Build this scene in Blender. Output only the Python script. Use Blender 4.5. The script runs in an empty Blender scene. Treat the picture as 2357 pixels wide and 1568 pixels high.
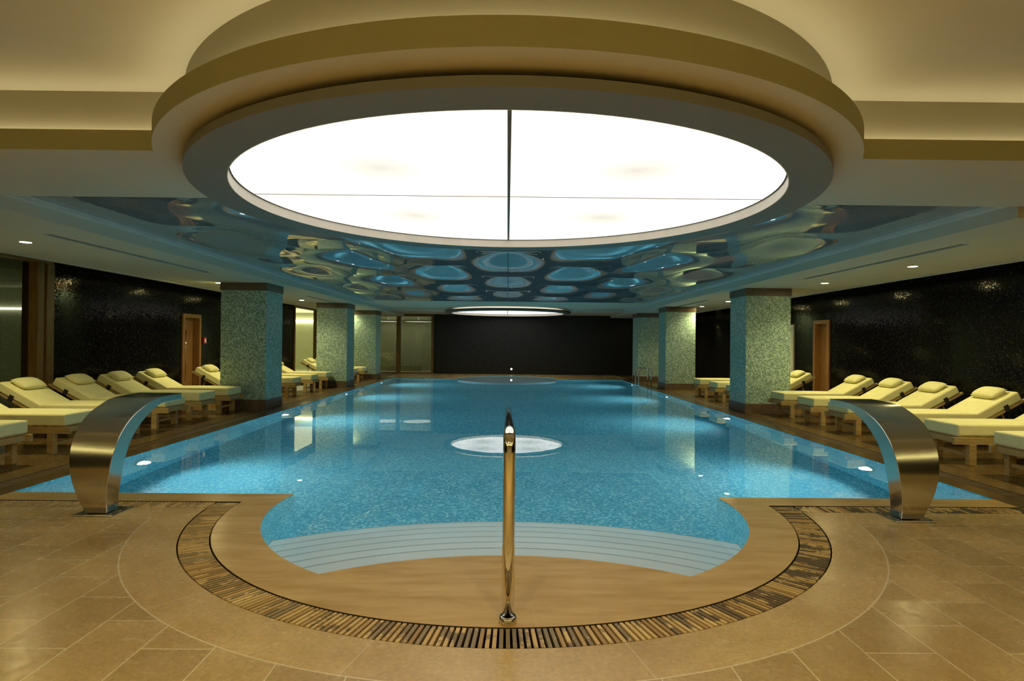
import bpy, bmesh, math, random
from mathutils import Vector, Matrix
random.seed(7)
PI = math.pi
scene = bpy.context.scene
COL = scene.collection

# ------------------------------------------------------------------ helpers
def link(o, parent=None):
    COL.objects.link(o)
    if parent is not None:
        o.parent = parent
    return o

def tag(o, label=None, cat=None, group=None, kind=None):
    if label: o['label'] = label
    if cat: o['category'] = cat
    if group: o['group'] = group
    if kind: o['kind'] = kind
    return o

def empty(name, loc=(0, 0, 0), rz=0.0, label=None, cat=None, group=None):
    o = bpy.data.objects.new(name, None)
    o.empty_display_size = 0.2
    o.location = loc
    o.rotation_euler = (0, 0, rz)
    link(o)
    return tag(o, label, cat, group)

def obj(name, bm, mat, parent=None, smooth=False, bevel=0.0, seg=2, kind=None):
    bmesh.ops.recalc_face_normals(bm, faces=bm.faces)
    me = bpy.data.meshes.new(name)
    bm.to_mesh(me)
    bm.free()
    o = bpy.data.objects.new(name, me)
    if mat: me.materials.append(mat)
    if smooth:
        for p in me.polygons: p.use_smooth = True
    if bevel > 0:
        m = o.modifiers.new('bevel', 'BEVEL')
        m.width = bevel; m.segments = seg; m.limit_method = 'ANGLE'; m.angle_limit = math.radians(40)
        m.harden_normals = False
    link(o, parent)
    if kind: o['kind'] = kind
    return o

def struct(name, bm, mat, parent=None, **k):
    return obj(name, bm, mat, parent, kind=None if parent else 'structure', **k)

def smooth_by_angle(o, deg=35):
    me = o.data
    for p in me.polygons: p.use_smooth = True
    bm = bmesh.new(); bm.from_mesh(me)
    for e in bm.edges:
        if len(e.link_faces) == 2 and e.calc_face_angle(0) > math.radians(deg):
            e.smooth = False
    bm.to_mesh(me); bm.free()
    return o

def box(bm, x0, x1, y0, y1, z0, z1, M=None):
    vs = [Vector((x, y, z)) for z in (z0, z1) for y in (y0, y1) for x in (x0, x1)]
    if M is not None: vs = [M @ v for v in vs]
    v = [bm.verts.new(p) for p in vs]
    for f in ((0, 1, 3, 2), (4, 6, 7, 5), (0, 4, 5, 1), (2, 3, 7, 6), (0, 2, 6, 4), (1, 5, 7, 3)):
        bm.faces.new([v[i] for i in f])
    return bm

def B(*a, M=None):
    return box(bmesh.new(), *a, M=M)

def tube(bm, pts, r, n=16, cap=True):
    pts = [Vector(p) for p in pts]
    rr = r if isinstance(r, (list, tuple)) else [r] * len(pts)
    rings = []
    up = Vector((1, 0, 0))
    for i, p in enumerate(pts):
        a = pts[max(i - 1, 0)]; b = pts[min(i + 1, len(pts) - 1)]
        t = (b - a).normalized()
        u = up - t * up.dot(t)
        if u.length < 1e-4: u = Vector((0, 1, 0)) - t * t.y
        u.normalize(); w = t.cross(u)
        rings.append([bm.verts.new(p + (u * math.cos(2*PI*k/n) + w * math.sin(2*PI*k/n)) * rr[i]) for k in range(n)])
    for i in range(len(rings) - 1):
        for k in range(n):
            bm.faces.new((rings[i][k], rings[i][(k+1) % n], rings[i+1][(k+1) % n], rings[i+1][k]))
    if cap:
        bm.faces.new(rings[0][::-1]); bm.faces.new(rings[-1])
    return bm

def lathe(bm, prof, n=64, cx=0, cy=0, closed=False):
    rings = [[bm.verts.new((cx + r*math.cos(2*PI*k/n), cy + r*math.sin(2*PI*k/n), z)) for k in range(n)] for r, z in prof]
    m = len(rings)
    for i in range(m if closed else m - 1):
        a = rings[i]; b = rings[(i+1) % m]
        for k in range(n):
            bm.faces.new((a[k], a[(k+1) % n], b[(k+1) % n], b[k]))
    return bm

def disc(bm, r, z, cx=0, cy=0, n=64):
    bm.faces.new([bm.verts.new((cx + r*math.cos(2*PI*k/n), cy + r*math.sin(2*PI*k/n), z)) for k in range(n)])
    return bm

def prism(poly, z0, z1):
    """closed solid from a plan outline"""
    bm = bmesh.new()
    n = len(poly)
    caps = []
    for z in (z0, z1):
        v = [bm.verts.new((x, y, z)) for x, y in poly]
        es = [bm.edges.new((v[i], v[(i+1) % n])) for i in range(n)]
        bmesh.ops.triangle_fill(bm, use_beauty=True, use_dissolve=False, edges=es, normal=(0, 0, 1))
        caps.append(v)
    a, b = caps
    for i in range(n):
        bm.faces.new((a[i], a[(i+1) % n], b[(i+1) % n], b[i]))
    return bm

def plan(loops, z):
    """flat region between an outer loop and holes"""
    bm = bmesh.new()
    es = []
    for lp in loops:
        v = [bm.verts.new((x, y, z)) for x, y in lp]
        for i in range(len(v)):
            es.append(bm.edges.new((v[i], v[(i+1) % len(v)])))
    bmesh.ops.triangle_fill(bm, use_beauty=True, use_dissolve=False, edges=es, normal=(0, 0, 1))
    for f in bm.faces:
        if f.normal.z < 0: f.normal_flip()
    return bm

def obj_flat(name, bm, mat, parent=None, kind='structure'):
    me = bpy.data.meshes.new(name); bm.to_mesh(me); bm.free()
    o = bpy.data.objects.new(name, me); me.materials.append(mat); link(o, parent)
    if kind: o['kind'] = kind
    return o

def arc(cx, cy, r, a0, a1, n):
    return [(cx + r*math.cos(math.radians(a0 + (a1-a0)*i/n)), cy + r*math.sin(math.radians(a0 + (a1-a0)*i/n))) for i in range(n+1)]

def loft(bm, rings, caps=True):
    R = [[bm.verts.new(p) for p in r] for r in rings]
    n = len(R[0])
    for i in range(len(R)-1):
        for k in range(n):
            bm.faces.new((R[i][k], R[i][(k+1) % n], R[i+1][(k+1) % n], R[i+1][k]))
    if caps:
        bm.faces.new(R[0][::-1]); bm.faces.new(R[-1])
    return bm

# ---------------------------------------------------------------- materials
class NT:
    def __init__(s, name):
        s.m = bpy.data.materials.new(name); s.m.use_nodes = True
        s.t = s.m.node_tree; s.t.nodes.clear()
        s.out = s.n('ShaderNodeOutputMaterial')
    def n(s, typ, **kw):
        nd = s.t.nodes.new(typ)
        for k, v in kw.items():
            if k.startswith('i_'):
                key = k[2:].replace('_', ' ')
                nd.inputs[int(key) if key.isdigit() else key].default_value = v
            else: setattr(nd, k, v)
        return nd
    def l(s, a, b): s.t.links.new(a, b)
    def math(s, op, a, b=None, c=None, clamp=False):
        nd = s.n('ShaderNodeMath', operation=op); nd.use_clamp = clamp
        for i, v in enumerate((a, b, c)):
            if v is None: continue
            if isinstance(v, (int, float)): nd.inputs[i].default_value = v
            else: s.l(v, nd.inputs[i])
        return nd.outputs[0]
    def vmath(s, op, a, b=None):
        nd = s.n('ShaderNodeVectorMath', operation=op)
        for i, v in enumerate((a, b)):
            if v is None: continue
            if isinstance(v, tuple): nd.inputs[i].default_value = v
            else: s.l(v, nd.inputs[i])
        return nd.outputs[0]
    def ramp(s, fac, stops, interp='LINEAR'):
        nd = s.n('ShaderNodeValToRGB'); cr = nd.color_ramp; cr.interpolation = interp
        while len(cr.elements) < len(stops): cr.elements.new(0.5)
        for e, (p, c) in zip(cr.elements, stops):
            e.position = p; e.color = (*c, 1) if len(c) == 3 else c
        s.l(fac, nd.inputs[0]); return nd.outputs[0]
    def mix(s, fac, a, b, typ='MIX'):
        nd = s.n('ShaderNodeMix', data_type='RGBA', blend_type=typ)
        if isinstance(fac, (int, float)): nd.inputs[0].default_value = fac
        else: s.l(fac, nd.inputs[0])
        for sock, v in ((nd.inputs[6], a), (nd.inputs[7], b)):
            if isinstance(v, tuple): sock.default_value = (*v, 1) if len(v) == 3 else v
            else: s.l(v, sock)
        return nd.outputs[2]
    def pos(s): return s.n('ShaderNodeNewGeometry').outputs['Position']
    def objc(s): return s.n('ShaderNodeTexCoord').outputs['Object']
    def noise(s, vec, scale, detail=4, rough=0.55, out=0):
        nd = s.n('ShaderNodeTexNoise', i_Scale=scale, i_Detail=detail, i_Roughness=rough)
        s.l(vec, nd.inputs['Vector']); return nd.outputs[out]
    def bsdf(s, color, rough=0.5, metal=0.0, spec=0.5, bump=None, bump_s=0.1, bump_d=0.01, **kw):
        p = s.n('ShaderNodeBsdfPrincipled')
        for key, v in (('Base Color', color), ('Roughness', rough), ('Metallic', metal), ('Specular IOR Level', spec)):
            if isinstance(v, tuple): p.inputs[key].default_value = (*v, 1)
            elif isinstance(v, (int, float)): p.inputs[key].default_value = v
            else: s.l(v, p.inputs[key])
        for k, v in kw.items(): p.inputs[k.replace('_', ' ')].default_value = v
        if bump is not None:
            b = s.n('ShaderNodeBump', i_Strength=bump_s, i_Distance=bump_d)
            s.l(bump, b.inputs['Height']); s.l(b.outputs[0], p.inputs['Normal'])
        s.l(p.outputs[0], s.out.inputs[0]); s.p = p
        return s.m

def m_plain(name, c, rough=0.6, spec=0.4, var=0.06, scale=3.0, bump=0.0):
    t = NT(name); n = t.noise(t.pos(), scale)
    lo = tuple(v*(1-var) for v in c); hi = tuple(min(1, v*(1+var)) for v in c)
    col = t.ramp(n, [(0.3, lo), (0.7, hi)])
    return t.bsdf(col, rough, 0, spec, bump=t.noise(t.pos(), 120, 2) if bump else None, bump_s=bump, bump_d=0.002)

def m_mosaic(name, size, stops, grout, rough=0.2, spec=0.5, grout_w=0.1, bump_s=0.3, tilt=0.0):
    t = NT(name)
    v = t.vmath('ADD', t.vmath('SCALE', t.pos()), (0.137, 0.213, 0.171))
    v.node.inputs[0].links[0].from_node.inputs['Scale'].default_value = 1.0/size
    cell = t.vmath('FLOOR', v)
    wn = t.n('ShaderNodeTexWhiteNoise', noise_dimensions='3D'); t.l(cell, wn.inputs['Vector'])
    col = t.ramp(wn.outputs['Value'], stops, 'CONSTANT')
    # grout lines in the two directions lying in the face
    fr = t.vmath('FRACTION', v)
    sep = t.n('ShaderNodeSeparateXYZ'); t.l(fr, sep.inputs[0])
    nrm = t.n('ShaderNodeSeparateXYZ'); t.l(t.n('ShaderNodeNewGeometry').outputs['True Normal'], nrm.inputs[0])
    g = None
    for i in range(3):
        edge = t.math('LESS_THAN', sep.outputs[i], grout_w)
        inplane = t.math('LESS_THAN', t.math('ABSOLUTE', nrm.outputs[i]), 0.7)
        e = t.math('MULTIPLY', edge, inplane)
        g = e if g is None else t.math('MAXIMUM', g, e)
    col = t.mix(g, col, grout)
    m = t.bsdf(col, rough, 0, spec, bump=t.math('SUBTRACT', 1.0, g), bump_s=bump_s, bump_d=0.002)
    if tilt > 0:  # each tessera sits at its own slight tilt
        off = t.vmath('SCALE', t.vmath('SUBTRACT', wn.outputs['Color'], (0.5, 0.5, 0.5)))
        off.node.inputs['Scale'].default_value = tilt
        bn = t.p.inputs['Normal'].links[0].from_socket
        nn = t.vmath('NORMALIZE', t.vmath('ADD', bn, off))
        t.l(nn, t.p.inputs['Normal'])
    return m

def m_wood(name, c0, c1, c2, scale=6.0, axis='X', rough=0.45):
    t = NT(name)
    mp = t.n('ShaderNodeMapping'); t.l(t.objc(), mp.inputs[0])
    sc = {'X': (0.6, 8, 8), 'Y': (8, 0.6, 8), 'Z': (8, 8, 0.6)}[axis]
    mp.inputs['Scale'].default_value = sc
    n = t.noise(mp.outputs[0], scale, 6, 0.6)
    col = t.ramp(n, [(0.28, c0), (0.5, c1), (0.75, c2)])
    return t.bsdf(col, rough, 0, 0.4, bump=n, bump_s=0.08, bump_d=0.003)

def m_emit(name, c, s):
    t = NT(name); e = t.n('ShaderNodeEmission', i_Strength=s); e.inputs[0].default_value = (*c, 1)
    t.l(e.outputs[0], t.out.inputs[0]); return t.m

# --- stone floor -------------------------------------------------------
CY = 5.33                     # centre of the round entrance bay
MID = 29.65                   # mirror sum for the far end
def m_floor():
    t = NT('travertine_floor')
    P = t.pos()
    s = t.n('ShaderNodeSeparateXYZ'); t.l(P, s.inputs[0])
    X, Y = s.outputs[0], s.outputs[1]
    cloud = t.noise(P, 1.3, 6, 0.62)
    fine = t.noise(P, 16, 6, 0.7)
    mp = t.n('ShaderNodeMapping'); t.l(P, mp.inputs[0]); mp.inputs['Scale'].default_value = (3.0, 9.0, 1)
    vein = t.noise(mp.outputs[0], 1.6, 7, 0.68)
    # running-bond slabs, courses along the room
    cb = t.n('ShaderNodeCombineXYZ'); t.l(Y, cb.inputs[0]); t.l(X, cb.inputs[1])
    br = t.n('ShaderNodeTexBrick', offset=0.5)
    t.l(cb.outputs[0], br.inputs['Vector'])
    br.inputs['Scale'].default_value = 1.0
    br.inputs['Brick Width'].default_value = 0.56; br.inputs['Row Height'].default_value = 0.33
    br.inputs['Mortar Size'].default_value = 0.0035; br.inputs['Mortar Smooth'].default_value = 0.1
    br.inputs['Color1'].default_value = (0, 0, 0, 1); br.inputs['Color2'].default_value = (1, 1, 1, 1)
    br.inputs['Mortar'].default_value = (0.5, 0.5, 0.5, 1)
    # border band round the drain
    yy = t.math('SUBTRACT', Y, CY)
    d = t.math('SQRT', t.math('ADD', t.math('MULTIPLY', X, X), t.math('MULTIPLY', yy, yy)))
    inring = t.math('LESS_THAN', d, 2.83)
    inband = t.math('MULTIPLY', t.math('GREATER_THAN', Y, 4.84), t.math('LESS_THAN', Y, 5.2))
    border = t.math('MAXIMUM', inring, inband)
    # joint round the border
    j1 = t.math('LESS_THAN', t.math('ABSOLUTE', t.math('SUBTRACT', d, 2.83)), 0.004)
    j1 = t.math('MULTIPLY', j1, t.math('LESS_THAN', Y, 4.84))
    j2 = t.math('LESS_THAN', t.math('ABSOLUTE', t.math('SUBTRACT', Y, 4.84)), 0.004)
    j2 = t.math('MULTIPLY', j2, t.math('GREATER_THAN', d, 2.83))
    ang = t.math('ARCTAN2', yy, X)
    af = t.math('ABSOLUTE', t.math('SUBTRACT', t.math('FRACT', t.math('ADD', t.math('MULTIPLY', ang, 2.1), 0.32)), 0.5))
    j3 = t.math('MULTIPLY', t.math('LESS_THAN', af, 0.0016), inring)
    xf = t.math('ABSOLUTE', t.math('SUBTRACT', t.math('FRACT', t.math('MULTIPLY', X, 1.25)), 0.5))
    j4 = t.math('MULTIPLY', t.math('LESS_THAN', xf, 0.003), t.math('MULTIPLY', inband, t.math('GREATER_THAN', d, 2.83)))
    field = t.math('MULTIPLY', br.outputs['Fac'], t.math('SUBTRACT', 1.0, border))
    j = field
    for q in (j1, j2, j3, j4): j = t.math('MAXIMUM', j, q)
    base = t.ramp(cloud, [(0.3, (0.42, 0.26, 0.085)), (0.52, (0.54, 0.365, 0.145)), (0.72, (0.65, 0.45, 0.20))])
    slab = t.n('ShaderNodeSeparateColor'); t.l(br.outputs['Color'], slab.inputs[0])
    tone = t.ramp(slab.outputs[0], [(0.0, (0.80, 0.79, 0.76)), (1.0, (1.0, 1.0, 1.0))])
    tone = t.mix(border, tone, (1.06, 1.06, 1.04))
    base = t.mix(1.0, base, tone, 'MULTIPLY')
    spots = t.ramp(vein, [(0.58, (0, 0, 0)), (0.72, (1, 1, 1))])
    base = t.mix(t.math('MULTIPLY', spots, 0.45), base, (0.66, 0.54, 0.30))
    grain = t.ramp(t.noise(P, 38, 8, 0.8), [(0.3, (0.70, 0.69, 0.66)), (0.7, (1.2, 1.2, 1.2))])
    base = t.mix(1.0, base, grain, 'MULTIPLY')
    dark = t.ramp(fine, [(0.22, (1, 1, 1)), (0.36, (0, 0, 0))])
    base = t.mix(t.math('MULTIPLY', dark, 0.2), base, (0.22, 0.14, 0.06))
    base = t.mix(t.math('MULTIPLY', j, 0.7), base, (0.82, 0.70, 0.44))
    # the side walks are tinted darker, painting in their dim light and dark reflections
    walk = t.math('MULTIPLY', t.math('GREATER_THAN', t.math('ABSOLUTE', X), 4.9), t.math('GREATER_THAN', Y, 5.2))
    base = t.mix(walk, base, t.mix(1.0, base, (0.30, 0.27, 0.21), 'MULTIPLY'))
    rough = t.ramp(fine, [(0.3, (0.20, 0.20, 0.20)), (0.7, (0.31, 0.31, 0.31))])
    return t.bsdf(base, rough, 0, 0.5, bump=t.noise(P, 4, 3), bump_s=0.06, bump_d=0.01)

def m_coping():
    t = NT('travertine_coping')
    P = t.pos(); s = t.n('ShaderNodeSeparateXYZ'); t.l(P, s.inputs[0]); X, Y = s.outputs[0], s.outputs[1]
    mp = t.n('ShaderNodeMapping'); t.l(P, mp.inputs[0]); mp.inputs['Scale'].default_value = (1.2, 6.0, 1)
    n = t.noise(mp.outputs[0], 1.5, 7, 0.62)
    col = t.ramp(n, [(0.3, (0.46, 0.275, 0.08)), (0.5, (0.57, 0.36, 0.125)), (0.75, (0.67, 0.45, 0.175))])
    yy = t.math('SUBTRACT', Y, CY)
    d = t.math('SQRT', t.math('ADD', t.math('MULTIPLY', X, X), t.math('MULTIPLY', yy, yy)))
    ang = t.math('ARCTAN2', yy, X)
    af = t.math('ABSOLUTE', t.math('SUBTRACT', t.math('FRACT', t.math('ADD', t.math('MULTIPLY', ang, 2.4), 0.1)), 0.5))
    j = t.math('MULTIPLY', t.math('LESS_THAN', af, 0.0018), t.math('GREATER_THAN', d, 1.99))
    yf = t.math('ABSOLUTE', t.math('SUBTRACT', t.math('FRACT', t.math('MULTIPLY', Y, 1.4)), 0.5))
    j5 = t.math('MULTIPLY', t.math('LESS_THAN', yf, 0.003), t.math('GREATER_THAN', t.math('ABSOLUTE', X), 4.5))
    j = t.math('MAXIMUM', j, j5)
    col = t.mix(t.math('MULTIPLY', j, 0.45), col, (0.6, 0.48, 0.28))
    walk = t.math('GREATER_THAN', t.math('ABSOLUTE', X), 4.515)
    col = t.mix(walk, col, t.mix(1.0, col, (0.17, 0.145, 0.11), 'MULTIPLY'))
    return t.bsdf(col, 0.22, 0, 0.5)

def m_slats():
    t = NT('drain_slat_wood')
    g = t.n('ShaderNodeNewGeometry')
    ri = g.outputs['Random Per Island']
    col = t.ramp(ri, [(0.0, (0.36, 0.20, 0.055)), (0.3, (0.58, 0.37, 0.12)), (0.7, (0.74, 0.51, 0.19)), (1.0, (0.86, 0.64, 0.28))])
    wet = t.noise(g.outputs['Position'], 3.2, 5, 0.75)
    jit = t.math('ADD', wet, t.math('MULTIPLY', t.math('SUBTRACT', ri, 0.5), 0.30))
    w = t.ramp(jit, [(0.50, (0, 0, 0)), (0.56, (1, 1, 1))])
    s = t.n('ShaderNodeSeparateXYZ'); t.l(g.outputs['Position'], s.inputs[0])
    side = t.ramp(t.math('MULTIPLY_ADD', s.outputs[0], 0.14, 0.5), [(0.1, (0.55, 0.55, 0.55)), (0.9, (1, 1, 1))])
    # the runs along the two long sides stay soaked by the overflow
    soak = t.math('MULTIPLY', t.math('GREATER_THAN', t.math('ABSOLUTE', s.outputs[0]), 4.6), t.math('GREATER_THAN', s.outputs[1], 5.4))
    wet_ = t.math('MAXIMUM', t.math('MULTIPLY', w, side), t.math('MULTIPLY', soak, 0.9))
    col = t.mix(t.math('MULTIPLY', wet_, 0.93), col, (0.035, 0.016, 0.012))
    return t.bsdf(col, 0.4, 0, 0.4)

def m_metal(name, c, rough, axis=None):
    t = NT(name)
    bump = None
    if axis:
        mp = t.n('ShaderNodeMapping'); t.l(t.objc(), mp.inputs[0])
        mp.inputs['Scale'].default_value = axis
        bump = t.noise(mp.outputs[0], 1.0, 3, 0.7)
    return t.bsdf(c, rough, 1.0, 0.5, bump=bump, bump_s=0.05, bump_d=0.001)

def m_water():
    t = NT('pool_water')
    P = t.pos()
    mp = t.n('ShaderNodeMapping'); t.l(P, mp.inputs[0]); mp.inputs['Scale'].default_value = (1.0, 1.0, 1.0)
    h = t.noise(mp.outputs[0], 2.2, 2, 0.4)
    b = t.n('ShaderNodeBump', i_Strength=0.012, i_Distance=0.02); t.l(h, b.inputs['Height'])
    p = t.n('ShaderNodeBsdfPrincipled')
    p.inputs['Base Color'].default_value = (0.93, 0.985, 1, 1)
    p.inputs['Roughness'].default_value = 0.0
    p.inputs['IOR'].default_value = 1.333
    p.inputs['Transmission Weight'].default_value = 1.0
    t.l(b.outputs[0], p.inputs['Normal']); t.l(p.outputs[0], t.out.inputs[0])
    return t.m

def m_glass(name, tint):
    t = NT(name)
    tr = t.n('ShaderNodeBsdfTransparent'); tr.inputs[0].default_value = (*tint, 1)
    gl = t.n('ShaderNodeBsdfGlossy', i_Roughness=0.02)
    fr = t.n('ShaderNodeFresnel', i_IOR=1.6)
    bf = t.n('ShaderNodeNewGeometry').outputs['Backfacing']      # leave the pane without a second tint or reflection
    t.l(t.mix(bf, (*tint,), (1.0, 1.0, 1.0)), tr.inputs[0])
    mx = t.n('ShaderNodeMixShader'); t.l(t.math('MULTIPLY', fr.outputs[0], t.math('SUBTRACT', 1.0, bf)), mx.inputs[0]); t.l(tr.outputs[0], mx.inputs[1]); t.l(gl.outputs[0], mx.inputs[2])
    t.l(mx.outputs[0], t.out.inputs[0]); return t.m

def m_panel(cy):
    """backlit stretched diffuser: even glow, a little weaker between the tubes"""
    t = NT('light_panel')
    s = t.n('ShaderNodeSeparateXYZ'); t.l(t.pos(), s.inputs[0])
    ax = t.math('ABSOLUTE', s.outputs[0]); ay = t.math('ABSOLUTE', t.math('SUBTRACT', s.outputs[1], cy))
    dx = t.math('SUBTRACT', ax, 0.95); dy = t.math('SUBTRACT', ay, 0.85)
    d = t.math('SQRT', t.math('ADD', t.math('MULTIPLY', dx, dx), t.math('MULTIPLY', dy, dy)))
    f = t.math('ADD', d, t.math('MULTIPLY', t.noise(t.pos(), 1.5, 2), 0.25))
    k = t.ramp(f, [(0.05, (0.53, 0.515, 0.49)), (0.95, (1, 1, 1))])
    e = t.n('ShaderNodeEmission', i_Strength=PANEL)
    t.l(t.mix(1.0, k, (1.0, 0.965, 0.88), 'MULTIPLY'), e.inputs[0]); t.l(e.outputs[0], t.out.inputs[0]); return t.m

PANEL = 1.5
COVE = 11.0
REAR = 36.0
DOWN = 100.0
POOLW = 290.0

FLOOR = m_floor(); COPING = m_coping(); SLAT = m_slats()
PLASTER = m_plain('painted_plaster', (0.52, 0.49, 0.39), 0.75, 0.2, 0.03, 0.8)
UPSTAND = m_plain('tan_upstand_tone', (0.30, 0.265, 0.185), 0.75, 0.2, 0.03, 0.8)  # darker, browner tone than the ceiling plaster
PLASTER_DARK = m_plain('shadow_gap_paint', (0.10, 0.09, 0.06), 0.8, 0.2)
RINGPAINT = m_plain('ring_paint', (0.17, 0.165, 0.14), 0.6, 0.3, 0.03, 0.8)
BLACKMOS = m_mosaic('black_mosaic', 0.022, [(0, (0.004, 0.004, 0.004)), (0.5, (0.008, 0.008, 0.0075)), (0.85, (0.016, 0.015, 0.013)), (0.97, (0.035, 0.035, 0.03))], (0.003, 0.003, 0.003), 0.10, 0.12, 0.09, 0.3, 0.04)
BLACKFAR = m_mosaic('black_mosaic_far', 0.03, [(0, (0.009, 0.009, 0.009)), (0.5, (0.013, 0.013, 0.012)), (0.85, (0.02, 0.02, 0.019))], (0.009, 0.009, 0.009), 0.35, 0.3, 0.09, 0.2, 0.05)
COLMOS = m_mosaic('sage_mosaic', 0.027, [(0, (0.21, 0.31, 0.25)), (0.25, (0.33, 0.46, 0.38)), (0.55, (0.45, 0.60, 0.50)), (0.8, (0.60, 0.76, 0.64))], (0.16, 0.24, 0.19), 0.3, 0.4, 0.16, 0.3, 0.05)
POOLMOS = m_mosaic('aqua_mosaic', 0.026, [(0, (0.10, 0.41, 0.54)), (0.3, (0.16, 0.51, 0.62)), (0.6, (0.24, 0.62, 0.70)), (0.85, (0.42, 0.78, 0.78))], (0.22, 0.54, 0.62), 0.35, 0.3, 0.08, 0.1)
STEPMAT = m_plain('white_step_tile', (0.93, 0.92, 0.86), 0.35, 0.3, 0.03, 2)
NOSING = m_plain('step_nosing', (0.60, 0.64, 0.60), 0.5, 0.3, 0.05)
BROWNSTONE = m_plain('brown_stone', (0.13, 0.09, 0.06), 0.35, 0.4, 0.25, 5)
TEAK = m_wood('teak', (0.33, 0.22, 0.075), (0.48, 0.33, 0.12), (0.60, 0.43, 0.18), 5, 'X')
FRAMEWOOD = m_wood('brown_frame_wood', (0.12, 0.065, 0.014), (0.19, 0.105, 0.026), (0.26, 0.155, 0.05), 5, 'Z')
DOORWOOD = m_wood('door_wood', (0.22, 0.10, 0.025), (0.32, 0.155, 0.045), (0.42, 0.22, 0.075), 5, 'Z')
CUSHION = m_plain('cream_canvas', (0.86, 0.81, 0.42), 0.85, 0.15, 0.04, 9, 0.15)
STRAP = m_plain('dark_strap', (0.03, 0.026, 0.02), 0.7)
STEEL = m_metal('brushed_steel', (0.60, 0.57, 0.50), 0.18, (6, 220, 220))
CHROME = m_metal('polished_steel', (0.72, 0.69, 0.63), 0.07)
WATER = m_water()
GLASS = m_glass('tinted_glass', (0.26, 0.27, 0.23))
CLEARGLASS = m_glass('clear_glass', (0.88, 0.92, 0.8))
LENS = m_emit('lamp_lens', (1, 0.84, 0.36), 200)
POOLLENS = m_emit('pool_lamp_lens', (0.80, 0.95, 1.0), 12)
COVEM = m_emit('cove_strip', (1.0, 0.89, 0.53), COVE)
WHITETRIM = m_plain('white_lacquer', (0.6, 0.58, 0.5), 0.4)
ROOMWALL = m_plain('pale_green_wall', (0.55, 0.56, 0.36), 0.8, 0.2)
RED = m_plain('red_plastic', (0.5, 0.03, 0.02), 0.4)
WHITEP = m_plain('white_plastic', (0.8, 0.8, 0.76), 0.4)

def m_membrane():
    t = NT('gloss_stretch_ceiling')
    n = t.noise(t.pos(), 0.6)
    col = t.ramp(n, [(0.3, (0.20, 0.225, 0.235)), (0.7, (0.23, 0.25, 0.26))])
    return t.bsdf(col, 0.03, 0, 0.5, IOR=2.1)
MEMBRANE = m_membrane()

# ------------------------------------------------------------- pool outline
PX, PY0 = 4.52, 5.65
R_BAY, R_DI, R_DO = 1.97, 2.30, 2.51
LX, LY, LR = 0.0, 2.07, 1.99          # arc of the dry ledge
def phi(r):
    d = CY - LY
    return math.acos((r*r + d*d - R_BAY*R_BAY) / (2*r*d))
def mir(pts): return [(x, MID - y) for x, y in pts]

cusp = math.degrees(math.asin((PY0 - CY) / R_BAY))
f0 = phi(LR); Px_, Py_ = LR*math.sin(f0), LY + LR*math.cos(f0)
aR = math.degrees(math.atan2(Py_ - CY, Px_))            # negative
near = arc(0, CY, R_BAY, 180 - cusp, 180 - aR, 22)
near += arc(LX, LY, LR, 90 + math.degrees(f0), 90 - math.degrees(f0), 28)[1:-1]
near += arc(0, CY, R_BAY, aR, cusp, 22)
far = mir(arc(0, CY, R_BAY, cusp, -180 - cusp, 60))
water_loop = near + [(PX, PY0), (PX, MID - PY0)] + far + [(-PX, MID - PY0), (-PX, PY0)]

aI = math.degrees(math.asin(0.04 / R_DI)); YI = CY + 0.04; XI = 4.73
aO = -math.degrees(math.asin(0.17 / R_DO)); YO = CY - 0.17; XO = 4.93
def ring_loop(R, a, X, Y):
    n = arc(0, CY, R, 180 - a, 360 + a, 72)
    return n + [(X, Y), (X, MID - Y)] + mir(arc(0, CY, R, a, -180 - a, 72)) + [(-X, MID - Y), (-X, Y)]
inner_loop = ring_loop(R_DI, aI, XI, YI)
outer_loop = ring_loop(R_DO, aO, XO, YO)

WX, WB, WF = 7.55, 27.9, -4.0          # side walls, far wall, wall behind the viewer
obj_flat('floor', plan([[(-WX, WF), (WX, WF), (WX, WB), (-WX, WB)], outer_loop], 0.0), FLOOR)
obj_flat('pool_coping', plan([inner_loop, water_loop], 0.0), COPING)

# drain channel under the slats
bm = plan([outer_loop, inner_loop], -0.14)
for lp in (outer_loop, inner_loop):
    v0 = [bm.verts.new((x, y, -0.14)) for x, y in lp]; v1 = [bm.verts.new((x, y, 0.0)) for x, y in lp]
    for i in range(len(lp)):
        j = (i+1) % len(lp); bm.faces.new((v0[i], v0[j], v1[j], v1[i]))
obj_flat('drain_channel', bm, m_plain('channel_dark', (0.035, 0.022, 0.012), 0.7))

# pool basin
DEPTH = -1.35
bm = plan([water_loop], DEPTH)
for i in range(len(water_loop)):
    j = (i+1) % len(water_loop)
    (xa, ya), (xb, yb) = water_loop[i], water_loop[j]
    bm.faces.new([bm.verts.new(p) for p in ((xa, ya, DEPTH), (xb, yb, DEPTH), (xb, yb, -0.001), (xa, ya, -0.001))])
obj_flat('pool_basin', bm, POOLMOS)
obj_flat('pool_water', plan([water_loop], -0.012), WATER, kind=None)
tag(bpy.data.objects['pool_water'], 'still blue water filling the large swimming pool', 'water')

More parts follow.
